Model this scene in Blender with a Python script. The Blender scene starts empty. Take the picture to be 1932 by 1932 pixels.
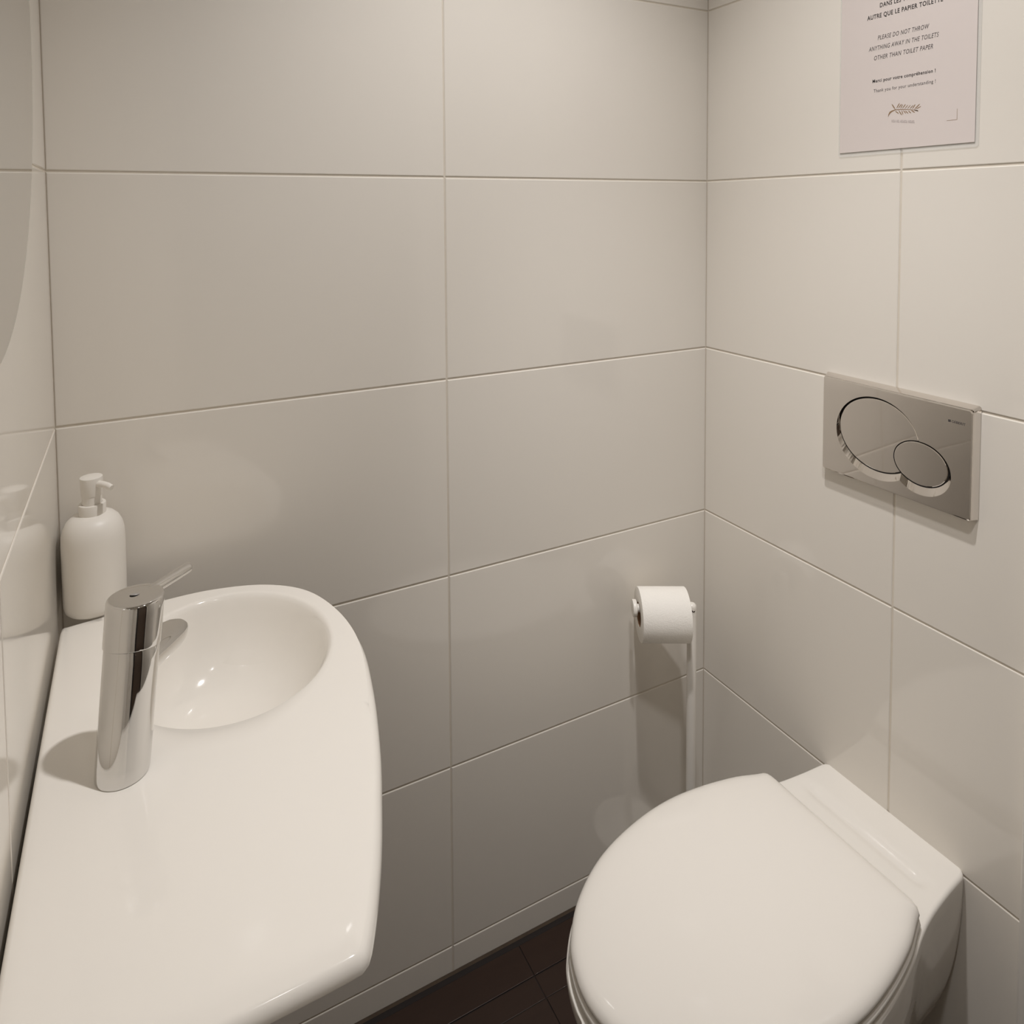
import bpy, bmesh, math
from mathutils import Vector, Matrix

scene = bpy.context.scene
C = scene.collection

# ------------------------------------------------------------------ camera
def setup_camera():
    yaw, pitch, roll = math.radians(26.6744), math.radians(-2.7863), math.radians(-0.4474)
    f_px, ppx, ppy, W = 1334.72, 925.0, 462.31, 1932.0
    fwd = Vector((math.sin(yaw) * math.cos(pitch), math.cos(yaw) * math.cos(pitch), math.sin(pitch)))
    right = Vector((math.cos(yaw), -math.sin(yaw), 0))
    up = right.cross(fwd)
    r2 = right * math.cos(roll) + up * math.sin(roll)
    u2 = -right * math.sin(roll) + up * math.cos(roll)
    cd = bpy.data.cameras.new('camera')
    cam = bpy.data.objects.new('camera', cd)
    C.objects.link(cam)
    M = Matrix((( r2.x, u2.x, -fwd.x, -1.0500),
                ( r2.y, u2.y, -fwd.y, -1.0989),
                ( r2.z, u2.z, -fwd.z,  1.3502),
                (0, 0, 0, 1)))
    cam.matrix_world = M
    cd.sensor_fit = 'HORIZONTAL'
    cd.sensor_width = 36.0
    cd.lens = 36.0 * f_px / W
    cd.shift_x = (W / 2 - ppx) / W
    cd.shift_y = (ppy - W / 2) / W
    cd.clip_start = 0.01
    scene.camera = cam
setup_camera()

# ------------------------------------------------------------------ world, lights, exposure
world = bpy.data.worlds.new('world')
scene.world = world
world.use_nodes = True
world.node_tree.nodes['Background'].inputs[0].default_value = (1.0, 0.86, 0.70, 1)
world.node_tree.nodes['Background'].inputs[1].default_value = 0.02

vs = scene.view_settings
scene.display_settings.display_device = 'sRGB'
vs.view_transform = 'Standard'
vs.look = 'None'
vs.exposure = 0.0
vs.gamma = 1.0
vs.use_curve_mapping = False

LIGHT_COLOR = (1.0, 0.985, 0.992)
CEIL = 2.42
SPOTS = [  # x, y, beam watts, beam cone, flood watts, flood cone, aim, label
    (-0.530, -0.520, 10.0, 60.0, 48.0, 112.0, (-0.50, -0.50, 0.0), 0.026, 'white recessed ceiling spotlight above the space between basin and toilet'),
    (-0.800, -0.950, 31.0, 43.0, 1.0, 150.0, (-0.06, -0.15, 0.56), 0.060, 'white recessed ceiling spotlight nearest the wooden door, aimed at the far corner'),
]

# ------------------------------------------------------------------ dimensions (metres)
XL = -1.1528          # left wall face
YF = -1.46            # wall behind the viewer
GROUT_BACK = -0.5826
GROUT_RIGHT = -0.4107
GROUT_LEFT = -0.4400
ROWS = [0.0, 0.0501, 0.3777, 0.7207, 1.0637, 1.4067, 1.7497, 2.0927, CEIL]

# ------------------------------------------------------------------ materials
def mat(name, color, rough=0.4, metal=0.0, spec=0.5, coat=0.0, noise=None, bump=None, emission=None, alpha=None, ior=None):
    m = bpy.data.materials.new(name)
    m.use_nodes = True
    nt = m.node_tree
    b = nt.nodes['Principled BSDF']
    b.inputs['Base Color'].default_value = (*color, 1)
    b.inputs['Roughness'].default_value = rough
    b.inputs['Metallic'].default_value = metal
    b.inputs['Specular IOR Level'].default_value = spec
    if ior: b.inputs['IOR'].default_value = ior
    if coat:
        b.inputs['Coat Weight'].default_value = coat
        b.inputs['Coat Roughness'].default_value = 0.04
    if alpha is not None: b.inputs['Alpha'].default_value = alpha
    if emission:
        b.inputs['Emission Color'].default_value = (*emission[0], 1)
        b.inputs['Emission Strength'].default_value = emission[1]
    tc = nt.nodes.new('ShaderNodeTexCoord')
    if noise:   # (scale, colour2, detail, stretch)
        sc, c2, det, stretch = noise
        mp = nt.nodes.new('ShaderNodeMapping'); mp.inputs['Scale'].default_value = stretch
        nz = nt.nodes.new('ShaderNodeTexNoise'); nz.inputs['Scale'].default_value = sc; nz.inputs['Detail'].default_value = det
        mx = nt.nodes.new('ShaderNodeMix'); mx.data_type = 'RGBA'
        mx.inputs['A'].default_value = (*color, 1); mx.inputs['B'].default_value = (*c2, 1)
        nt.links.new(tc.outputs['Object'], mp.inputs['Vector'])
        nt.links.new(mp.outputs['Vector'], nz.inputs['Vector'])
        nt.links.new(nz.outputs['Fac'], mx.inputs['Factor'])
        nt.links.new(mx.outputs['Result'], b.inputs['Base Color'])
    if bump:    # (scale, strength, distance)
        nz2 = nt.nodes.new('ShaderNodeTexNoise'); nz2.inputs['Scale'].default_value = bump[0]; nz2.inputs['Detail'].default_value = 2
        bp = nt.nodes.new('ShaderNodeBump'); bp.inputs['Strength'].default_value = bump[1]; bp.inputs['Distance'].default_value = bump[2]
        nt.links.new(tc.outputs['Object'], nz2.inputs['Vector'])
        nt.links.new(nz2.outputs['Fac'], bp.inputs['Height'])
        nt.links.new(bp.outputs['Normal'], b.inputs['Normal'])
    return m

M = {
    'tile':    mat('glazed_white_tile', (0.858, 0.806, 0.724), 0.07, noise=(3.0, (0.866, 0.815, 0.737), 2, (1, 1, 1)), bump=(5.0, 0.012, 0.01)),
    'grout':   mat('beige_grout', (0.77, 0.705, 0.61), 0.9, noise=(60, (0.69, 0.62, 0.52), 3, (1, 1, 1))),
    'floor':   mat('dark_brown_floor_tile', (0.022, 0.0100, 0.0060), 0.36, noise=(9, (0.035, 0.0165, 0.010), 4, (1, 7, 1))),
    'fgrout':  mat('dark_floor_joint', (0.013, 0.008, 0.006), 0.8),
    'ceil':    mat('white_ceiling_paint', (0.87, 0.83, 0.76), 0.8),
    'ceramic': mat('white_sanitary_ceramic', (0.885, 0.842, 0.772), 0.08, coat=0.3),
    'plastic': mat('white_seat_plastic', (0.885, 0.840, 0.770), 0.07),
    'soap':    mat('matt_white_bottle', (0.855, 0.812, 0.742), 0.42),
    'white':   mat('white_lacquered_metal', (0.86, 0.818, 0.75), 0.3),
    'paper':   mat('toilet_paper', (0.91, 0.872, 0.805), 0.9, bump=(420, 0.5, 0.001)),
    'card':    mat('brown_cardboard', (0.30, 0.17, 0.09), 0.9),
    'chrome':  mat('polished_chrome', (0.70, 0.69, 0.675), 0.035, metal=1.0),
    'satin':   mat('satin_chrome_plate', (0.79, 0.755, 0.72), 0.045, metal=1.0),
    'black':   mat('black_gap', (0.01, 0.008, 0.007), 0.6),
    'mirror':  mat('silvered_mirror', (0.84, 0.84, 0.83), 0.01, metal=1.0),
    'sheet':   mat('printed_paper', (0.775, 0.695, 0.655), 0.55),
    'film':    mat('clear_laminate', (0.85, 0.85, 0.83), 0.12, alpha=0.18),
    'ink':     mat('black_print', (0.02, 0.016, 0.016), 0.6),
    'ink2':    mat('grey_print', (0.07, 0.06, 0.06), 0.6),
    'gold':    mat('gold_brown_print', (0.30, 0.19, 0.10), 0.6),
    'faint':   mat('faint_grey_print', (0.42, 0.36, 0.35), 0.6),
    'mark':    mat('dark_engraving', (0.17, 0.15, 0.135), 0.5),
    'capgrey':   mat('grey_cap_oval', (0.30, 0.28, 0.255), 0.35),
    'door':    mat('brown_wood_door', (0.085, 0.056, 0.038), 0.4, noise=(5, (0.06, 0.038, 0.025), 5, (8, 8, 0.6))),
    'frame':   mat('dark_door_frame', (0.015, 0.012, 0.010), 0.5),
    'caulk':   mat('brown_stained_sealant', (0.11, 0.075, 0.045), 0.7, noise=(40, (0.04, 0.026, 0.018), 3, (1, 1, 1))),
    'lens':    mat('glowing_lamp_lens', (1, 1, 1), 0.5, emission=(LIGHT_COLOR, 14.0)),
}

# ------------------------------------------------------------------ helpers
def link(name, me, m=None, parent=None, smooth=False, angle=None):
    o = bpy.data.objects.new(name, me)
    C.objects.link(o)
    if m is not None and not me.materials: me.materials.append(M[m])
    if parent is not None: o.parent = parent
    if smooth:
        for p in me.polygons: p.use_smooth = True
        if angle is not None:
            me.set_sharp_from_angle(angle=math.radians(angle))
    return o

def meshd(name, verts, faces):
    me = bpy.data.meshes.new(name)
    me.from_pydata([tuple(v) for v in verts], [], faces)
    bm = bmesh.new(); bm.from_mesh(me)
    bmesh.ops.remove_doubles(bm, verts=bm.verts, dist=1e-6)
    bmesh.ops.recalc_face_normals(bm, faces=bm.faces)
    bm.to_mesh(me); bm.free()
    return me

def thing(name, label, cat, loc=(0, 0, 0), group=None):
    o = bpy.data.objects.new(name, None)
    C.objects.link(o)
    o.location = loc
    o.empty_display_size = 0.05
    o['label'] = label; o['category'] = cat
    if group: o['group'] = group
    return o

def tag(o, label, cat, group=None):
    o['label'] = label; o['category'] = cat
    if group: o['group'] = group

def loft(rings, cap0=True, cap1=True, closed=True):
    """rings: list of equally long vertex lists -> verts, faces"""
    n = len(rings[0]); V = []; F = []
    for r in rings: V += list(r)
    for i in range(len(rings) - 1):
        for j in range(n if closed else n - 1):
            a = i * n + j; b = i * n + (j + 1) % n
            F.append((a, b, b + n, a + n))
    if cap0: F.append(tuple(range(n))[::-1])
    if cap1: F.append(tuple(range((len(rings) - 1) * n, len(rings) * n)))
    return V, F

def circle(c, r, n=48, axis=Vector((0, 0, 1)), ry=None, ref=None):
    axis = Vector(axis).normalized()
    ref = Vector(ref) if ref is not None else (Vector((1, 0, 0)) if abs(axis.x) < 0.9 else Vector((0, 1, 0)))
    u = (ref - axis * ref.dot(axis)).normalized(); v = axis.cross(u)
    ry = r if ry is None else ry
    return [Vector(c) + u * (r * math.cos(2 * math.pi * k / n)) + v * (ry * math.sin(2 * math.pi * k / n)) for k in range(n)]

def lathe(profile, base=(0, 0, 0), axis=(0, 0, 1), n=48, cap0=True, cap1=True):
    axis = Vector(axis).normalized()
    rings = [circle(Vector(base) + axis * h, max(r, 1e-5), n, axis) for r, h in profile]
    return loft(rings, cap0, cap1)

def box(x0, x1, y0, y1, z0, z1):
    V = [(x, y, z) for x in (x0, x1) for y in (y0, y1) for z in (z0, z1)]
    F = [(0, 1, 3, 2), (4, 6, 7, 5), (0, 4, 5, 1), (2, 3, 7, 6), (0, 2, 6, 4), (1, 5, 7, 3)]
    return V, F

def bevbox(name, x0, x1, y0, y1, z0, z1, b, seg=3):
    me = meshd(name, *box(x0, x1, y0, y1, z0, z1))
    bm = bmesh.new(); bm.from_mesh(me)
    bmesh.ops.bevel(bm, geom=list(bm.edges), offset=b, segments=seg, profile=0.5, affect='EDGES')
    bm.to_mesh(me); bm.free()
    return me

def structure(name, me, m, parent=None):
    o = link(name, me, m, parent)
    if parent is None: o['kind'] = 'structure'
    return o

# ------------------------------------------------------------------ tiled walls
GAP = 0.0026
_tiles = {}
def tile_mesh(w, h, t=0.007, b=0.0016):
    key = (round(w, 4), round(h, 4), t)
    if key in _tiles: return _tiles[key]
    def rect(i, z): return [(i, i, z), (w - i, i, z), (w - i, h - i, z), (i, h - i, z)]
    V, F = loft([rect(0, -t), rect(0, -b), rect(b * 0.3, -b * 0.3), rect(b, 0)], cap0=False)
    me = meshd('tile', V, F)
    _tiles[key] = me
    return me

def tiled_wall(wall, origin, ax_u, normal, cols, rows, tmat='tile', snug=(True, True)):
    """tiles lie with their faces in the plane through origin; u runs along ax_u, v up"""
    ax_u = Vector(ax_u); normal = Vector(normal); up = normal.cross(ax_u)
    R = Matrix((ax_u, up, normal)).transposed().to_4x4()
    for i in range(len(cols) - 1):
        for j in range(len(rows) - 1):
            g0 = 0.0 if i == 0 and snug[0] else GAP / 2
            g1 = 0.0 if i == len(cols) - 2 and snug[1] else GAP / 2
            w = cols[i + 1] - cols[i] - g0 - g1; h = rows[j + 1] - rows[j] - GAP
            if w < 0.01 or h < 0.01: continue
            o = link('tile', tile_mesh(w, h), tmat, wall)
            o.matrix_world = Matrix.Translation(Vector(origin) + ax_u * (cols[i] + g0) + up * (rows[j] + GAP / 2)) @ R

RC = 0.0012   # grout lies this far behind the tile faces
TH = 0.10
wall_back = structure('wall_back', meshd('wall_back', *box(XL - TH, TH, RC, TH, -0.05, CEIL)), 'grout')
tiled_wall(wall_back, (XL, 0, 0), (1, 0, 0), (0, -1, 0), [0, GROUT_BACK - XL, -XL], ROWS)
wall_right = structure('wall_right', meshd('wall_right', *box(RC, TH, YF - TH, RC, -0.05, CEIL)), 'grout')
tiled_wall(wall_right, (0, 0, 0), (0, -1, 0), (-1, 0, 0), [0, -GROUT_RIGHT, -GROUT_RIGHT + 0.583, -YF], ROWS)
wall_left = structure('wall_left', meshd('wall_left', *box(XL - TH, XL - RC, YF - TH, RC, -0.05, CEIL)), 'grout')
tiled_wall(wall_left, (XL, YF, 0), (0, 1, 0), (1, 0, 0), [0, GROUT_LEFT - 0.583 - YF, GROUT_LEFT - YF, -YF], ROWS)
wall_front = structure('wall_front', meshd('wall_front', *box(XL - TH, TH, YF - TH, YF - RC, -0.05, CEIL)), 'grout')
tiled_wall(wall_front, (0, YF, 0), (-1, 0, 0), (0, 1, 0), [0, 0.10], ROWS)
tiled_wall(wall_front, (0, YF, 0), (-1, 0, 0), (0, 1, 0), [0.92, -XL], ROWS)
tiled_wall(wall_front, (0, YF, 0), (-1, 0, 0), (0, 1, 0), [0.10, 0.92], [2.10, CEIL])
ceiling = structure('ceiling', meshd('ceiling', *box(XL - TH, TH, YF - TH, TH, CEIL, CEIL + 0.08)), 'ceil')

# floor with long dark tiles
floor = structure('floor', meshd('floor', *box(XL - TH, TH, YF - TH, TH, -0.10, -0.0018)), 'fgrout')
fy = [-0.0125, -0.0705, -0.1100, -0.168]
while fy[-1] > YF + 0.06: fy.append(fy[-1] - 0.058)
fy.append(YF)
fx = [XL, -0.905, -0.457, -0.009]
for j in range(len(fy) - 1):
    for i in range(3):
        w = fx[i + 1] - fx[i] - 0.0016; h = fy[j] - fy[j + 1] - 0.0016
        if h < 0.005: continue
        o = link('tile', tile_mesh(w, h, 0.006, 0.0006), None, floor)
        if not o.data.materials: o.data.materials.append(M['floor'])
        dz = -0.0009 if j % 2 else 0.0
        o.location = (fx[i] + 0.0008, fy[j + 1] + 0.0008, dz)
# sealant bead where the wall meets the floor
trim_1 = structure('trim_1', meshd('trim', [(XL, 0, 0.0022), (0, 0, 0.0022), (XL, -0.0028, -0.0015), (0, -0.0028, -0.0015), (XL, 0.0, -0.002), (0, 0.0, -0.002)],
                   [(0, 1, 3, 2), (2, 3, 5, 4), (0, 2, 4), (1, 5, 3), (0, 4, 5, 1)]), 'caulk')
# white upright casing on the right wall at the edge of the view
trim_2 = structure('trim_2', bevbox('trim', -0.012, 0.0, -0.70, -0.6035, 0.0, 2.10, 0.003, 2), 'white')

# door behind the viewer
door_1 = structure('door_1', bevbox('door', -0.84, -0.18, YF - 0.002, YF + 0.035, 0.008, 2.02, 0.003, 2), 'door')
for x0, x1, z0, z1 in ((-0.92, -0.845, 0, 2.10), (-0.175, -0.10, 0, 2.10), (-0.845, -0.175, 2.025, 2.10)):
    link('door_frame', bevbox('door_frame', x0, x1, YF - 0.001, YF + 0.045, z0, z1, 0.004, 2), 'frame', door_1)
V, F = lathe([(0.010, 0), (0.010, 0.04), (0.008, 0.045)], (-0.78, YF + 0.035, 1.02), (0, 1, 0), 20)
link('door_handle', meshd('door_handle', V, F), 'chrome', door_1, True, 40)

# ------------------------------------------------------------------ ceiling spotlights
for x, y, beam, cone, spill, cone2, tgt, lamp_r, label in SPOTS:
    t = thing('ceiling_spotlight', label, 'spotlight', (x, y, CEIL), group='recessed ceiling spotlights')
    V, F = lathe([(0.030, -0.0005), (0.0445, -0.0005), (0.0435, -0.005), (0.036, -0.006), (0.030, -0.002), (0.030, -0.0005)], n=40, cap0=False, cap1=False)
    link('ring', meshd('ring', V, F), 'white', t, True, 40)
    V, F = lathe([(0.029, -0.0008), (0.029, -0.0016), (0.02, -0.0020)], n=40)
    link('lens', meshd('lens', V, F), 'lens', t)
    for power, ang, blend in ((beam, cone, 1.0), (spill, cone2, 1.0)):
        ld = bpy.data.lights.new('spot_lamp', 'SPOT')
        ld.energy = power; ld.color = LIGHT_COLOR
        ld.spot_size = math.radians(ang); ld.spot_blend = blend
        ld.shadow_soft_size = lamp_r
        lo = bpy.data.objects.new('spot_lamp', ld); C.objects.link(lo)
        lo.parent = t
        lo.location = (0, 0, -0.035)
        lo.rotation_euler = (Vector(tgt) - Vector((x, y, CEIL - 0.035))).to_track_quat('-Z', 'Y').to_euler()

# ------------------------------------------------------------------ curve helper
def catmull(pts, n):
    """closed=False Catmull-Rom resample, uniform by arc length"""
    P = [Vector(p) for p in pts]
    P = [P[0] * 2 - P[1]] + P + [P[-1] * 2 - P[-2]]
    out = []
    for i in range(1, len(P) - 2):
        for k in range(40):
            t = k / 40
            a, b, c, d = P[i - 1], P[i], P[i + 1], P[i + 2]
            out.append(0.5 * ((2 * b) + (c - a) * t + (2 * a - 5 * b + 4 * c - d) * t * t + (3 * b - a - 3 * c + d) * t ** 3))
    out.append(P[-2])
    L = [0]
    for i in range(1, len(out)): L.append(L[-1] + (out[i] - out[i - 1]).length)
    res = []; j = 0
    for k in range(n):
        s = L[-1] * k / (n - 1)
        while j < len(L) - 2 and L[j + 1] < s: j += 1
        f = (s - L[j]) / max(L[j + 1] - L[j], 1e-9)
        res.append(out[j].lerp(out[j + 1], min(max(f, 0), 1)))
    return res

# ------------------------------------------------------------------ wash basin
DECK = 0.830
def basin():
    t = thing('wash_basin', 'white ceramic wall-hung wash basin with oval bowl beneath the round mirror', 'basin', (XL, -0.36, DECK))
    curve = [(-1.1475, -0.0820), (-1.140, -0.0755), (-1.09, -0.0700), (-1.0287, -0.0670), (-0.9686, -0.0700), (-0.901, -0.0905), (-0.8514, -0.133), (-0.8251, -0.2023),
             (-0.8175, -0.2800), (-0.829, -0.364), (-0.8489, -0.450), (-0.8673, -0.5116), (-0.8841, -0.562), (-0.9009, -0.604),
             (-0.9130, -0.6290), (-0.9185, -0.6365), (-0.9300, -0.6400), (-1.00, -0.6412), (-1.08, -0.6412), (-1.136, -0.6410), (-1.1455, -0.6380), (-1.1480, -0.6290)]
    out = catmull([(x, y, 0) for x, y in curve], 150)
    back = [Vector((-1.1480, -0.6290 + (0.629 - 0.082) * k / 60, 0)) for k in range(1, 60)]
    out = out + back
    N = len(out)
    cen = Vector((-0.965, -0.2255, 0))
    A, B = 0.119, 0.1305
    dirs = []
    for o in out:
        a = math.atan2((o.y - cen.y), (o.x - cen.x))
        # ellipse point in that direction
        k = 1 / math.sqrt((math.cos(a) / A) ** 2 + (math.sin(a) / B) ** 2)
        dirs.append(Vector((math.cos(a) * k, math.sin(a) * k, 0)))
    low = Vector((-1.000, -0.255, 0))          # deepest spot, near the tap
    rings = []
    # bowl, from the drain outwards
    for s, d in ((0.08, 0.098), (0.30, 0.0965), (0.48, 0.092), (0.62, 0.083), (0.74, 0.068), (0.83, 0.050), (0.90, 0.030), (0.945, 0.0145), (0.972, 0.006), (0.99, 0.0018), (1.012, 0.0)):
        c = cen.lerp(low, (1 - s))
        rings.append([Vector((c.x + v.x * s, c.y + v.y * s, DECK - d)) for v in dirs])
    for f in (0.10, 0.3, 0.55, 0.75, 0.88):
        ring = []
        for v, o in zip(dirs, out):
            e = cen + v * 1.012
            q = e.lerp(o, f); q.z = DECK
            ring.append(q)
        rings.append(ring)
    # rounded outer edge and tapering skirt
    nor = []
    for i in range(N):
        tt = (out[(i + 1) % N] - out[i - 1]).normalized()
        nrm = Vector((tt.y, -tt.x, 0))
        if nrm.dot(out[i] - cen) < 0: nrm = -nrm
        nor.append(nrm)
    R0 = 0.0105
    def edge(i): return 0.006 if out[i].x < -1.146 else R0
    for k in range(1, 8):
        a = math.pi / 2 * k / 7
        rings.append([Vector((out[i].x, out[i].y, 0)) - nor[i] * edge(i) * (1 - math.sin(a)) + Vector((0, 0, DECK - edge(i) * (1 - math.cos(a)))) for i in range(N)])
    bot = Vector((-1.03, -0.30, 0))
    for s, z in ((0.962, 0.8150), (0.91, 0.8085), (0.85, 0.797), (0.78, 0.775), (0.66, 0.745), (0.50, 0.718), (0.30, 0.704), (0.12, 0.700)):
        ring = []
        for o in out:
            q = Vector((bot.x + (o.x - bot.x) * s, bot.y + (o.y - bot.y) * s, z))
            if o.x < -1.146: q.x = o.x
            ring.append(q)
        rings.append(ring)
    V, F = loft(rings, True, True)
    link('bowl', meshd('bowl', V, F), 'ceramic', t, True, 60)
    for o in t.children: o.matrix_parent_inverse = Matrix.Translation(t.location).inverted()
    V, F = lathe([(0.0195, 0.0), (0.0195, 0.002), (0.016, 0.003), (0.012, 0.0015), (0.004, 0.0012)], (low.x, low.y, DECK - 0.0975), n=32)
    d = link('drain', meshd('drain', V, F), 'chrome', t, True, 40)
    d.matrix_parent_inverse = Matrix.Translation(t.location).inverted()
    return t
basin()

def child(name, me, m, parent, smooth=True, angle=40):
    """mesh given in world coordinates, parented to a thing"""
    o = link(name, me, m, parent, smooth, angle)
    o.matrix_parent_inverse = Matrix.Translation(parent.matrix_world.translation if parent.parent else parent.location).inverted() if parent.type == 'EMPTY' else Matrix()
    return o

# ------------------------------------------------------------------ text meshes
def text_mesh(body, size=1.0, bold=0.0, shear=0.0, spacing=1.0):
    cu = bpy.data.curves.new('text', 'FONT')
    cu.body = body; cu.size = size; cu.offset = bold; cu.shear = shear
    cu.space_character = spacing
    cu.resolution_u = 3
    o = bpy.data.objects.new('text', cu); C.objects.link(o)
    dg = bpy.context.evaluated_depsgraph_get()
    me = bpy.data.meshes.new_from_object(o.evaluated_get(dg))
    bpy.data.objects.remove(o); bpy.data.curves.remove(cu)
    xs = [v.co.x for v in me.vertices]; ys = [v.co.y for v in me.vertices]
    return me, min(xs), max(xs), min(ys), max(ys)

# ------------------------------------------------------------------ basin mixer tap
def tap():
    B0 = Vector((-1.0748, -0.3755, DECK)); T0 = Vector((-1.0592, -0.3460, 0.9810))
    t = thing('basin_tap', 'polished chrome basin mixer tap with thin stick lever standing on the basin', 'tap', B0)
    ax = (T0 - B0).normalized(); Ltot = (T0 - B0).length
    up = Vector((0, 0, 1))
    def ring(s, r, n=64):
        c = B0 + (T0 - B0) * s
        a = up.lerp(ax, min(1, s / 0.25)).normalized()
        if s > 0.72: a = ax.lerp(up, 0.80 * (s - 0.72) / 0.28).normalized()
        return circle(c, r, n, a, ref=(1, 0, 0))
    rings = [ring(0, 0.0222), ring(0.004, 0.0233), ring(0.02, 0.0237)]
    for k in range(1, 12): rings.append(ring(0.02 + 0.69 * k / 11, 0.0237 + 0.0008 * k / 11))
    rings += [ring(0.714, 0.0243), ring(0.716, 0.0230)]
    V, F = loft(rings)
    body = child('body', meshd('body', V, F), 'chrome', t)
    rings = [ring(0.7180, 0.0236), ring(0.7181, 0.0255), ring(0.7215, 0.0256)]
    for k in range(1, 6): rings.append(ring(0.7215 + 0.2585 * k / 5, 0.0256 + 0.00006 * k))
    rings += [ring(0.988, 0.0254), ring(0.9935, 0.0247), ring(0.997, 0.0236), ring(0.9985, 0.022), ring(0.9992, 0.012), ring(1.0, 0.002)]
    V, F = loft(rings)
    child('cap', meshd('cap', V, F), 'chrome', t, True, 30)
    # small flat grey oval on top of the cap
    c = T0 + ax * 0.0002
    V, F = loft([circle(c + Vector((-0.001, 0.001, 0)), 0.0046, 24, ax, 0.0034), circle(c + Vector((-0.001, 0.001, 0)) + ax * 0.0004, 0.0042, 24, ax, 0.003)])
    child('cap_oval', meshd('cap_oval', V, F), 'capgrey', t, False)
    # lever
    a = Vector((-1.0470, -0.3345, 0.9755)); b = Vector((-1.0080, -0.2905, 0.9715))
    d = (b - a).normalized(); L = (b - a).length
    prof = [(0.0050, 0), (0.0052, 0.3 * L), (0.0055, L - 0.004), (0.0050, L - 0.0015), (0.0035, L - 0.0003), (0.0005, L)]
    V, F = lathe(prof, a, d, 24)
    child('lever', meshd('lever', V, F), 'chrome', t)
    # spout: short, thick, dipping to a rounded mouth
    p0 = Vector((-1.064, -0.3555, 0.9190)); p1 = Vector((-1.0195, -0.2745, 0.9050))
    d = (p1 - p0).normalized(); L = (p1 - p0).length
    side = d.cross(up).normalized(); vert = side.cross(d)
    rings = []
    prof = [(0.0, 1.0), (0.35, 1.0), (0.60, 0.98), (0.75, 0.95), (0.86, 0.87), (0.93, 0.75), (0.97, 0.58), (0.99, 0.38), (1.0, 0.12)]
    for s, k in prof:
        c = p0 + d * (L * s) - up * (0.002 * s * s)
        rr = []
        for q in range(48):
            th = 2 * math.pi * q / 48
            cx, cz = math.cos(th), math.sin(th)
            h = (0.0085 if cz > 0 else 0.0185) * (1.0 if s < 0.7 else 1 - (1 - k) * 0.6)
            # flatter on top, round underneath
            sx = math.copysign(abs(cx) ** (0.75), cx)
            rr.append(c + side * (0.0185 * k * sx) + vert * (h * cz))
        rings.append(rr)
    V, F = loft(rings)
    child('spout', meshd('spout', V, F), 'chrome', t, True, 50)
    V, F = lathe([(0.0105, 0.0), (0.0105, -0.004), (0.008, -0.0045)], p0 + d * (L * 0.78) - up * 0.0125, (0, 0, 1), 24)
    child('aerator', meshd('aerator', V, F), 'chrome', t)
    # engraved maker's mark on the body, facing the room
    cam_dir = math.atan2(-1.0989 - B0.y, -1.05 - B0.x) - 0.14
    def wrap(me, x0, x1, y0, wid, zc):
        sc = wid / (x1 - x0)
        for v in me.vertices:
            lx = (v.co.x - (x0 + x1) / 2) * sc; lz = zc + (v.co.y - y0) * sc
            c = B0 + (T0 - B0) * (lz / (T0.z - B0.z))
            r = 0.02405
            a = cam_dir + lx / r
            v.co = (c.x + r * math.cos(a), c.y + r * math.sin(a), B0.z + lz)
    me, x0, x1, y0, y1 = text_mesh('GROHE', spacing=1.1, bold=0.01)
    wrap(me, x0, x1, y0, 0.0112, 0.0205)
    child('engraved_lettering', me, 'mark', t, False)
    V = []; F = []
    for k in range(3):
        for q in range(9):
            u = q / 8
            w = math.sin(u * math.pi * 2) * 0.10
            y = 0.35 * k + w
            V += [(u + 0.10 * k, y, 0), (u + 0.10 * k, y + 0.13, 0)]
        b0 = k * 18
        F += [(b0 + 2 * q, b0 + 2 * q + 2, b0 + 2 * q + 3, b0 + 2 * q + 1) for q in range(8)]
    me = meshd('waves', V, F)
    wrap(me, 0, 1.2, 0, 0.0068, 0.0238)
    child('engraved_waves', me, 'mark', t, False)
tap()

# ------------------------------------------------------------------ soap dispenser
def soap():
    c = Vector((-1.1105, -0.0455, DECK))
    t = thing('soap_dispenser', 'matt white pump soap bottle standing in the far corner of the basin', 'soap dispenser', c)
    def lz(prof, off=0, **k): return lathe(prof, c + Vector((0, 0, off)), **k)
    prof = [(0.028, 0.0), (0.0325, 0.001), (0.0355, 0.004), (0.0370, 0.010), (0.0374, 0.018), (0.0376, 0.055), (0.0376, 0.090), (0.0370, 0.101), (0.0350, 0.110), (0.0310, 0.118), (0.0255, 0.1235), (0.019, 0.1262), (0.0150, 0.1270)]
    child('bottle', meshd('bottle', *lz(prof)), 'soap', t)
    child('collar', meshd('collar', *lz([(0.0155, 0.1255), (0.0161, 0.126), (0.0163, 0.139), (0.0158, 0.140), (0.0125, 0.1402), (0.0120, 0.1395)])), 'soap', t)
    child('stem', meshd('stem', *lz([(0.0118, 0.139), (0.0118, 0.152)])), 'soap', t)
    head = child('pump_head', meshd('pump_head', *lz([(0.0122, 0.151), (0.0124, 0.1515), (0.0136, 0.1735), (0.0133, 0.1750), (0.012, 0.1755), (0.003, 0.1757)])), 'soap', t)
    p = c + Vector((0, 0, 0.1665))
    d = Vector((0.70, -0.72, 0.0)).normalized()
    pts = [p + d * 0.008, p + d * 0.020 + Vector((0, 0, 0.0006)), p + d * 0.0290 + Vector((0, 0, -0.0002)), p + d * 0.0345 + Vector((0, 0, -0.0022))]
    rings = []
    for i, q in enumerate(pts):
        a = (pts[min(i + 1, 3)] - pts[max(i - 1, 0)]).normalized()
        rings.append(circle(q, (0.0046, 0.0042, 0.0040, 0.0037)[i], 20, a, ref=(0, 0, 1)))
    child('nozzle', meshd('nozzle', *loft(rings)), 'soap', t, True, 50)
soap()

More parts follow.
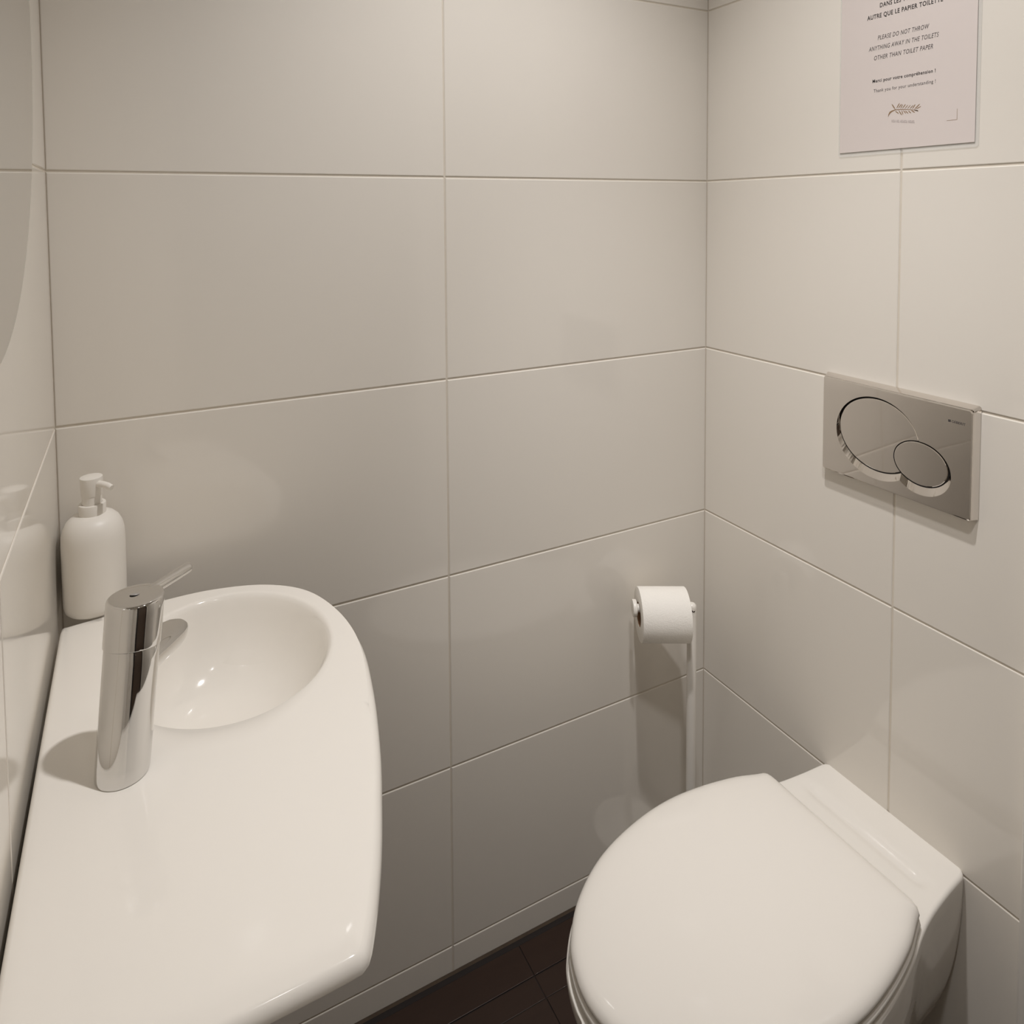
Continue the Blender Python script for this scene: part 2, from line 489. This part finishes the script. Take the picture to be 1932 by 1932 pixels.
# ------------------------------------------------------------------ round mirror on the left wall
V, F = lathe([(0.318, 0.0), (0.3205, 0.0005), (0.3205, 0.0042), (0.3185, 0.0050)], (XL, -0.4680, 1.5480), (1, 0, 0), 128)
mir = link('wall_mirror', meshd('wall_mirror', V, F), 'mirror', None, True, 20)
tag(mir, 'frameless round mirror on the left tiled wall above the basin', 'mirror')

# ------------------------------------------------------------------ toilet
YC = -0.4120
SKEW = 0.040
def yc(x): return YC + SKEW * x
HW = [(-0.5965, 0.0), (-0.5945, 0.020), (-0.5870, 0.045), (-0.5745, 0.068), (-0.5420, 0.103), (-0.4950, 0.133), (-0.4430, 0.153), (-0.3760, 0.1665), (-0.3150, 0.1700), (-0.2550, 0.1640), (-0.1940, 0.1510)]
def lid_outline(n=160, grow=0.0, backx=-0.1320, backw=0.1330, r=0.016):
    pts = [Vector((x, w, 0)) for x, w in HW]
    pts += [Vector((backx - 0.022, backw + 0.0035, 0)), Vector((backx - 0.007, backw - 0.002, 0)), Vector((backx - 0.001, backw - 0.012, 0)), Vector((backx, backw - 0.030, 0)), Vector((backx, 0.05, 0)), Vector((backx, 0.0, 0))]
    half = catmull(pts, n // 2 + 1)
    half[0].y = 0; half[-1].y = 0
    full = half + [Vector((p.x, -p.y, 0)) for p in half[-2:0:-1]]
    if grow:
        m = len(full); res = []
        for i in range(m):
            tt = (full[(i + 1) % m] - full[i - 1]).normalized()
            nn = Vector((tt.y, -tt.x, 0))
            if nn.dot(full[i] - Vector((-0.36, 0, 0))) < 0: nn = -nn
            res.append(full[i] + nn * grow)
        full = res
    return full

def toilet():
    t = thing('toilet', 'white wall-hung toilet with closed lid below the flush plate', 'toilet', (0, YC, 0.06))
    inv = t.location
    ZT = 0.3850
    # --- ceramic body, lofted outward from the wall
    prof = catmull([(0.0, 0.1130, 0), (-0.004, 0.1165, 0), (-0.012, 0.1182, 0), (-0.05, 0.1215, 0), (-0.10, 0.1280, 0), (-0.140, 0.1370, 0), (-0.194, 0.1535, 0), (-0.255, 0.1665, 0), (-0.315, 0.1730, 0), (-0.376, 0.1700, 0), (-0.443, 0.1575, 0), (-0.497, 0.1370, 0), (-0.546, 0.1065, 0), (-0.580, 0.0700, 0), (-0.5935, 0.0450, 0), (-0.6005, 0.020, 0), (-0.6020, 0.004, 0)], 140)
    zb = catmull([(0.0, 0.060, 0), (-0.10, 0.062, 0), (-0.20, 0.085, 0), (-0.30, 0.140, 0), (-0.40, 0.205, 0), (-0.50, 0.270, 0), (-0.56, 0.315, 0), (-0.590, 0.345, 0), (-0.602, 0.368, 0)], 200)
    def bottom(x):
        for i in range(len(zb) - 1):
            if zb[i + 1].x <= x <= zb[i].x:
                f = (zb[i].x - x) / max(zb[i].x - zb[i + 1].x, 1e-9)
                return zb[i].y + (zb[i + 1].y - zb[i].y) * f
        return zb[-1].y
    rings = []
    for p in prof:
        x, w = p.x, max(p.y, 0.004)
        b = bottom(x); rc = min(0.0055, w * 0.5)
        half = []
        for k in range(25):                       # top, from the middle to the edge
            y = (w - rc) * k / 24
            g = math.exp(-((x + 0.068) / 0.0085) ** 2) * (1 / (1 + math.exp((abs(y) - 0.094) / 0.004)))
            shelf = 1 / (1 + math.exp((x + 0.062) / 0.0030)) * (1 / (1 + math.exp((abs(y) - 0.100) / 0.005)))
            half.append((y, ZT - 0.0050 * g - 0.0030 * shelf))
        for k in range(1, 6):
            a = math.pi / 2 * k / 5
            half.append((w - rc + rc * math.sin(a), ZT - rc + rc * math.cos(a)))
        z0 = ZT - rc
        for k in range(1, 25):
            a = math.pi / 2 * k / 24
            u = math.sin(a); yy = w * (max(1 - u ** 2.1, 0)) ** (1 / 2.0)
            half.append((yy, z0 - (z0 - b) * u))
        half[-1] = (0.0, b)
        ring = [Vector((x, yc(x) + y, z)) for y, z in half] + [Vector((x, yc(x) - y, z)) for y, z in half[-2:0:-1]]
        rings.append(ring)
    V, F = loft(rings)
    child('bowl', meshd('bowl', V, F), 'ceramic', t, True, 50)
    # --- seat ring
    o1 = lid_outline(grow=0.0015); o2 = [Vector((-0.36 + (p.x + 0.36) * 0.62, p.y * 0.62, 0)) for p in o1]
    def lvl(o, z, s=0.0):
        return [Vector((p.x, yc(p.x) + p.y, z)) for p in o]
    def inset(o, d):
        m = len(o); res = []
        for i in range(m):
            tt = (o[(i + 1) % m] - o[i - 1]).normalized(); nn = Vector((tt.y, -tt.x, 0))
            if nn.dot(o[i] - Vector((-0.36, 0, 0))) < 0: nn = -nn
            res.append(o[i] - nn * d)
        return res
    rings = [lvl(o2, 0.3895), lvl(inset(o1, 0.004), 0.3890), lvl(inset(o1, 0.001), 0.3905), lvl(o1, 0.3935), lvl(inset(o1, 0.001), 0.3975), lvl(inset(o1, 0.004), 0.3995), lvl(o2, 0.4000)]
    V, F = loft(rings, False, False)
    n = len(o1)
    F += [(j, (j + 1) % n, 6 * n + (j + 1) % n, 6 * n + j) for j in range(n)]
    child('seat', meshd('seat', V, F), 'plastic', t, True, 50)
    # --- lid, softly domed
    o = lid_outline()
    cx = Vector((-0.34, 0, 0))
    rings = [lvl(inset(o, 0.010), 0.4030), lvl(inset(o, 0.0025), 0.4032), lvl(inset(o, 0.0006), 0.4045), lvl(o, 0.4068), lvl(inset(o, 0.0010), 0.4102), lvl(inset(o, 0.0036), 0.4136), lvl(inset(o, 0.0068), 0.4160)]
    base = inset(o, 0.0068)
    for s, z in ((0.975, 0.4180), (0.945, 0.4195), (0.90, 0.4208), (0.8, 0.4223), (0.65, 0.4233), (0.5, 0.4241), (0.33, 0.4247), (0.17, 0.4250), (0.04, 0.4251)):
        rings.append([Vector((cx.x + (p.x - cx.x) * s, yc(cx.x + (p.x - cx.x) * s) + p.y * s, z)) for p in base])
    V, F = loft(rings)
    child('lid', meshd('lid', V, F), 'plastic', t, True, 60)
    # --- hinges under the back edge of the lid
    for s in (-1, 1):
        V, F = lathe([(0.0075, -0.019), (0.0085, -0.018), (0.0085, 0.018), (0.0075, 0.019)], (-0.1385, yc(-0.1385) + s * 0.090, 0.3925), (0, 1, 0), 24)
        child('hinge', meshd('hinge', V, F), 'plastic', t)
toilet()

# ------------------------------------------------------------------ flush plate
def boolean(obj, cutter, op='DIFFERENCE'):
    md = obj.modifiers.new('b', 'BOOLEAN'); md.object = cutter; md.operation = op; md.solver = 'EXACT'
    dg = bpy.context.evaluated_depsgraph_get()
    me = bpy.data.meshes.new_from_object(obj.evaluated_get(dg))
    obj.modifiers.clear()
    obj.data = me

def flush_plate():
    y0, y1, z0, z1 = -0.2865, -0.5345, 0.9075, 1.0715
    t = thing('flush_plate', 'chrome dual flush plate with two overlapping oval buttons above the toilet', 'flush plate', (0, -0.41, 0.99))
    D = 0.0140
    def ell(cy, cz, ay, az, x, n=96): return [Vector((x, cy - ay * math.cos(2 * math.pi * k / n), cz + az * math.sin(2 * math.pi * k / n))) for k in range(n)]
    # plate with softly tapering edges and a slightly bowed face
    rings = []
    def rect(dy0, dy1, dz0, dz1, x, r=0.004, bow=0.0):
        pts = []
        ya, yb, za, zb = y0 - dy0, y1 + dy1, z0 + dz0, z1 - dz1
        for cy, cz, a0 in ((ya - r, zb - r, 0), (yb + r, zb - r, 90), (yb + r, za + r, 180), (ya - r, za + r, 270)):
            for k in range(5):
                a = math.radians(a0 + 90 * k / 4)
                pts.append((cy + r * math.cos(a), cz + r * math.sin(a)))
        return [Vector((x, y, z)) for y, z in pts]
    rings = [rect(0, 0, 0, 0, -0.0003), rect(0.0005, 0.0005, 0.0003, 0.0005, -0.0015), rect(0.0045, 0.0030, 0.0006, 0.0045, -D + 0.0022), rect(0.0053, 0.0037, 0.0012, 0.0056, -D + 0.0006), rect(0.0066, 0.0052, 0.0026, 0.0072, -D)]
    V, F = loft(rings)
    plate = child('plate', meshd('plate', V, F), 'satin', t, True, 25)
    big = (-0.3885, 0.9912, 0.0665, 0.0572); sml = (-0.4567, 0.9668, 0.0405, 0.0325)
    bigA = (-0.3878, 0.9860, 0.0703, 0.0652); smlA = (-0.4587, 0.9612, 0.0447, 0.0402)
    def cutter(A, Bq):
        cy, cz, ay, az = Bq; g = 0.0017
        V, F = loft([ell(*A, -0.030), ell(*A, -D - 0.0001), ell(cy, cz, ay + g, az + g, -D + 0.0046), ell(cy, cz, ay + g, az + g, -0.004)])
        o = bpy.data.objects.new('cut', meshd('cut', V, F)); C.objects.link(o)
        return o
    def strip(o): bpy.data.objects.remove(o)
    pl = plate
    inv = pl.matrix_parent_inverse.copy()
    pl.parent = None; pl.matrix_parent_inverse = Matrix()
    bpy.context.view_layer.update()
    for A, Bq in ((bigA, big), (smlA, sml)):
        c = cutter(A, Bq); bpy.context.view_layer.update(); boolean(pl, c); strip(c)
    for q in pl.data.polygons: q.use_smooth = False
    pl.parent = t; pl.matrix_parent_inverse = inv
    # dark base seen through the gaps
    V, F = loft([ell(big[0], big[1], big[2] + 0.003, big[3] + 0.003, -0.0036), ell(big[0], big[1], big[2] + 0.0013, big[3] + 0.0013, -0.0088)])
    child('gap_base', meshd('gap_base', V, F), 'black', t, False)
    V, F = loft([ell(sml[0], sml[1], sml[2] + 0.003, sml[3] + 0.003, -0.0037), ell(sml[0], sml[1], sml[2] + 0.0013, sml[3] + 0.0013, -0.0089)])
    child('gap_base', meshd('gap_base', V, F), 'black', t, False)
    def button(e, top):
        cy, cz, ay, az = e
        rr = []
        for x, d in ((-0.006, 0), (-top + 0.0007, 0), (-top + 0.0002, 0.0003), (-top, 0.0009)):
            rr.append(ell(cy, cz, ay - d, az - d, x))
        V, F = loft(rr)
        # the face leans: its foot lies a little deeper than its head
        V = [Vector((v.x + (0.0020 * (cz - v.z) / az + 0.0006 if v.x < -0.008 else 0.0), v.y, v.z)) for v in V]
        return meshd('button', V, F)
    b1 = link('large_button', button(big, 0.0120), 'satin', None, True, 22)
    V, F = loft([ell(sml[0], sml[1], sml[2] + 0.0016, sml[3] + 0.0016, -0.03), ell(sml[0], sml[1], sml[2] + 0.0016, sml[3] + 0.0016, -0.001)])
    c = bpy.data.objects.new('cut', meshd('cut', V, F)); C.objects.link(c)
    bpy.context.view_layer.update(); boolean(b1, c); strip(c)
    for q in b1.data.polygons: q.use_smooth = False
    b1.parent = t; b1.matrix_parent_inverse = Matrix.Translation(t.location).inverted()
    child('small_button', button(sml, 0.0120), 'satin', t, False)
    # maker's name
    def put(me, x0, x1, ybase, left, right, z, x):
        sc = (left - right) / (x1 - x0)
        for v in me.vertices:
            v.co = (x, left - (v.co.x - x0) * sc, z + (v.co.y - ybase) * sc)
    me, a, b, c0, d0 = text_mesh('GEBERIT', bold=0.012, spacing=1.05)
    put(me, a, b, 0, -0.5022, -0.5213, 1.0424, -D - 0.00012)
    child('lettering', me, 'ink2', t, False)
    V, F = box(-D - 0.00012, -D - 0.00002, -0.5010, -0.4975, 1.0424, 1.0459)
    child('maker_square', meshd('maker_square', V, F), 'ink2', t, False)
flush_plate()

# ------------------------------------------------------------------ laminated notice
def notice():
    t = thing('wall_notice', 'laminated paper notice with black bilingual text on the right tiled wall', 'notice', (0, -0.414, 1.44))
    yL, yR, zB, zT = -0.3060, -0.5170, 1.4405, 1.7375
    ly0, ly1, lz0, lz1 = -0.3030, -0.5222, 1.4335, 1.7445
    def rrect(ya, yb, za, zb, x, r):
        pts = []
        for cy, cz, a0 in ((ya - r, zb - r, 0), (yb + r, zb - r, 90), (yb + r, za + r, 180), (ya - r, za + r, 270)):
            for k in range(5):
                a = math.radians(a0 + 90 * k / 4)
                pts.append(Vector((x, cy + r * math.cos(a), cz + r * math.sin(a))))
        return pts
    V, F = loft([rrect(yL, yR, zB, zT, -0.0012, 0.0006), rrect(yL, yR, zB, zT, -0.0016, 0.0006)])
    child('sheet', meshd('sheet', V, F), 'sheet', t, False)
    rim = [rrect(ly0, ly1, lz0, lz1, -0.0004, 0.004), rrect(ly0 - 0.0003, ly1 + 0.0003, lz0 + 0.0003, lz1 - 0.0003, -0.0014, 0.004), rrect(ly0 - 0.0016, ly1 + 0.0016, lz0 + 0.0016, lz1 - 0.0016, -0.0014, 0.003), rrect(ly0 - 0.0026, ly1 + 0.0026, lz0 + 0.0026, lz1 - 0.0026, -0.0009, 0.002)]
    V, F = loft(rim)
    child('laminate', meshd('laminate', V, F), 'film', t, False)
    X = -0.00172
    _m = text_mesh('H'); CAPH = _m[4] - _m[3]
    def line(body, left, right, z, m, bold=0.0, shear=0.0, spacing=1.15, cap=0.0066):
        me, a, b, c, d = text_mesh(body, bold=bold, shear=shear, spacing=spacing)
        sc = (left - right) / (b - a)
        sv = cap / CAPH
        for v in me.vertices: v.co = (X, left - (v.co.x - a) * sc, z + v.co.y * sv)
        child('printed_line', me, m, t, False)
    line('DANS LES TOILETTES', -0.3724, -0.4470, 1.6619, 'ink', 0.020, 0.0, 1.12)
    line('AUTRE QUE LE PAPIER TOILETTE', -0.3513, -0.4692, 1.6464, 'ink', 0.020, 0.0, 1.12)
    line('PLEASE DO NOT THROW', -0.3699, -0.4501, 1.6122, 'ink2', 0.004, 0.22, 1.12)
    line('ANYTHING AWAY IN THE TOILETS', -0.3550, -0.4643, 1.5970, 'ink2', 0.004, 0.22, 1.12)
    line('OTHER THAN TOILET PAPER', -0.3643, -0.4562, 1.5817, 'ink2', 0.004, 0.22, 1.12)
    line('Merci pour votre compr\u00e9hension !', -0.3623, -0.4608, 1.5467, 'ink', 0.020, 0.0, 1.12, 0.0050)
    line('Thank you for your understanding !', -0.3644, -0.4612, 1.5313, 'ink2', 0.003, 0.0, 1.1, 0.0050)
    # palm branch emblem: stem and leaflets as thin flat print
    K = lambda px, py: Vector((X, -0.3894 - (px - 300) * 0.00004265, 1.4914 + (760 - py) * 0.0000410 - (px - 300) * 0.0000068 + 0.0000045 * (760 - py)))
    V = []; F = []
    def leaf(p, q, w):
        a, b = K(*p), K(*q); dd = (b - a); s = Vector((0, -dd.z, dd.y)).normalized() * w * 0.0000290
        n0 = len(V)
        pts = [a - s * 0.25, a + dd * 0.35 - s, a + dd * 0.8 - s * 0.9, b, a + dd * 0.8 + s * 0.9, a + dd * 0.35 + s, a + s * 0.25]
        V.extend(pts); F.append(tuple(range(n0, n0 + 7)))
    stem = [(300, 750, 42), (350, 650, 42), (430, 590, 26), (560, 535, 14), (700, 522, 12), (850, 512, 11), (1000, 512, 10), (1150, 515, 10), (1300, 520, 9), (1400, 548, 22)]
    n0 = len(V)
    for px, py, w in stem:
        V += [K(px, py - w), K(px, py + w)]
    F += [(n0 + 2 * i, n0 + 2 * i + 1, n0 + 2 * i + 3, n0 + 2 * i + 2) for i in range(len(stem) - 1)]
    for p, q, w in (((570, 530), (425, 340), 28), ((610, 490), (725, 300), 26), ((680, 480), (800, 330), 24), ((760, 490), (840, 340), 22), ((830, 480), (950, 330), 24), ((915, 490), (1035, 355), 18),
                    ((1010, 490), (1130, 355), 18), ((1100, 490), (1225, 360), 20), ((1190, 490), (1300, 325), 24), ((1260, 500), (1465, 310), 26), ((1320, 490), (1505, 390), 22),
                    ((560, 575), (700, 660), 24), ((690, 545), (820, 715), 24), ((800, 540), (860, 690), 20), ((860, 540), (965, 650), 20), ((930, 550), (1050, 645), 22), ((1040, 550), (1150, 630), 22), ((1150, 535), (1290, 605), 24), ((1250, 520), (1400, 548), 22)):
        leaf(p, q, w)
    me = bpy.data.meshes.new('palm_emblem'); me.from_pydata([tuple(v) for v in V], [], F)
    child('palm_emblem', me, 'gold', t, False)
    # unreadably small caption under the emblem, and a fine corner mark
    V = []; F = []
    x = 440
    for word in (4, 3, 7, 6):
        for k in range(word):
            for dx0, dx1, dy0, dy1 in ((0, 12, 0, 85), (12, 30, 0, 14), (12, 28, (38, 70, 0)[k % 3], (52, 85, 14)[k % 3])):
                n0 = len(V); yy = 955 - (x - 440) * 0.01
                V += [K(x + dx0, yy - dy0 - 0), K(x + dx1, yy - dy0), K(x + dx1, yy - dy1), K(x + dx0, yy - dy1)]
                F.append((n0, n0 + 1, n0 + 2, n0 + 3))
            x += 38
        x += 30
    me = bpy.data.meshes.new('caption'); me.from_pydata([tuple(v) for v in V], [], F)
    child('caption', me, 'faint', t, False)
    w = 0.0005
    V = [(X, -0.4928, 1.4896), (X, -0.4928 + w, 1.4896), (X, -0.4928 + w, 1.4740 + w), (X, -0.4928, 1.4740), (X, -0.4783, 1.4740), (X, -0.4783, 1.4740 + w)]
    me = bpy.data.meshes.new('corner_mark'); me.from_pydata(V, [], [(0, 1, 2, 3), (3, 2, 5, 4)])
    child('corner_mark', me, 'gold', t, False)
notice()

# ------------------------------------------------------------------ paper stand and roll
RC0 = Vector((-0.1722, -0.0712, 0.5790))
RA = Vector((0.885, -0.4656, 0.0)).normalized()
RR, RH, RI = 0.0485, 0.0455, 0.0208
def paper_stand():
    arm_z = RC0.z + RI - 0.0085
    rod = RC0 + RA * (RH + 0.0097); rod.z = 0
    t = thing('paper_stand', 'white freestanding toilet paper stand behind the toilet in the corner', 'paper stand', (rod.x, rod.y, 0))
    R = 0.0088
    zt = arm_z + 0.002
    V, F = lathe([(R, 0.008), (R, zt), (R * 0.95, zt + 0.004), (R * 0.75, zt + 0.0068), (R * 0.4, zt + 0.0085), (R * 0.05, zt + 0.009)], rod, n=32)
    child('upright', meshd('upright', V, F), 'white', t)
    V, F = lathe([(0.072, 0.0), (0.075, 0.001), (0.075, 0.006), (0.072, 0.009), (0.010, 0.011)], rod, n=56)
    child('base', meshd('base', V, F), 'white', t)
    a = Vector((rod.x, rod.y, arm_z))
    Larm = 2 * RH + 0.0097 + 0.004
    V, F = lathe([(0.0075, 0.003), (0.0075, Larm), (0.0075, Larm + 0.001)], a, -RA, 28)
    child('arm', meshd('arm', V, F), 'white', t)
    V, F = lathe([(0.0125, 0), (0.0150, 0.0008), (0.0155, 0.002), (0.0155, 0.0065), (0.0148, 0.0078), (0.012, 0.0083)], a - RA * (Larm), -RA, 36)
    child('end_knob', meshd('end_knob', V, F), 'white', t)
    d = Vector((-0.48, -0.87, 0.1)).normalized()
    V, F = lathe([(0.0036, 0), (0.0036, 0.0012), (0.0028, 0.0019), (0.0012, 0.0017), (0.001, 0.0005)], Vector((rod.x, rod.y, arm_z - 0.001)) + d * 0.0072 + RA * 0.001, d, 20)
    child('screw', meshd('screw', V, F), 'chrome', t)
paper_stand()

def paper_roll():
    t = thing('toilet_roll', 'full white toilet paper roll hanging on the corner stand', 'toilet roll', RC0)
    prof = [(RI + 0.0012, -RH), (RR - 0.0012, -RH), (RR - 0.0003, -RH + 0.0004), (RR, -RH + 0.0016), (RR, RH - 0.0016), (RR - 0.0003, RH - 0.0004), (RR - 0.0012, RH), (RI + 0.0012, RH), (RI + 0.0012, -RH)]
    V, F = lathe(prof, RC0, RA, 96, False, False)
    child('paper', meshd('paper', V, F), 'paper', t, True, 40)
    V, F = lathe([(RI, -RH + 0.0003), (RI + 0.0011, -RH + 0.0003), (RI + 0.0011, RH - 0.0003), (RI, RH - 0.0003), (RI, -RH + 0.0003)], RC0, RA, 48, False, False)
    child('core', meshd('core', V, F), 'card', t, True, 40)
paper_roll()

bpy.context.view_layer.update()
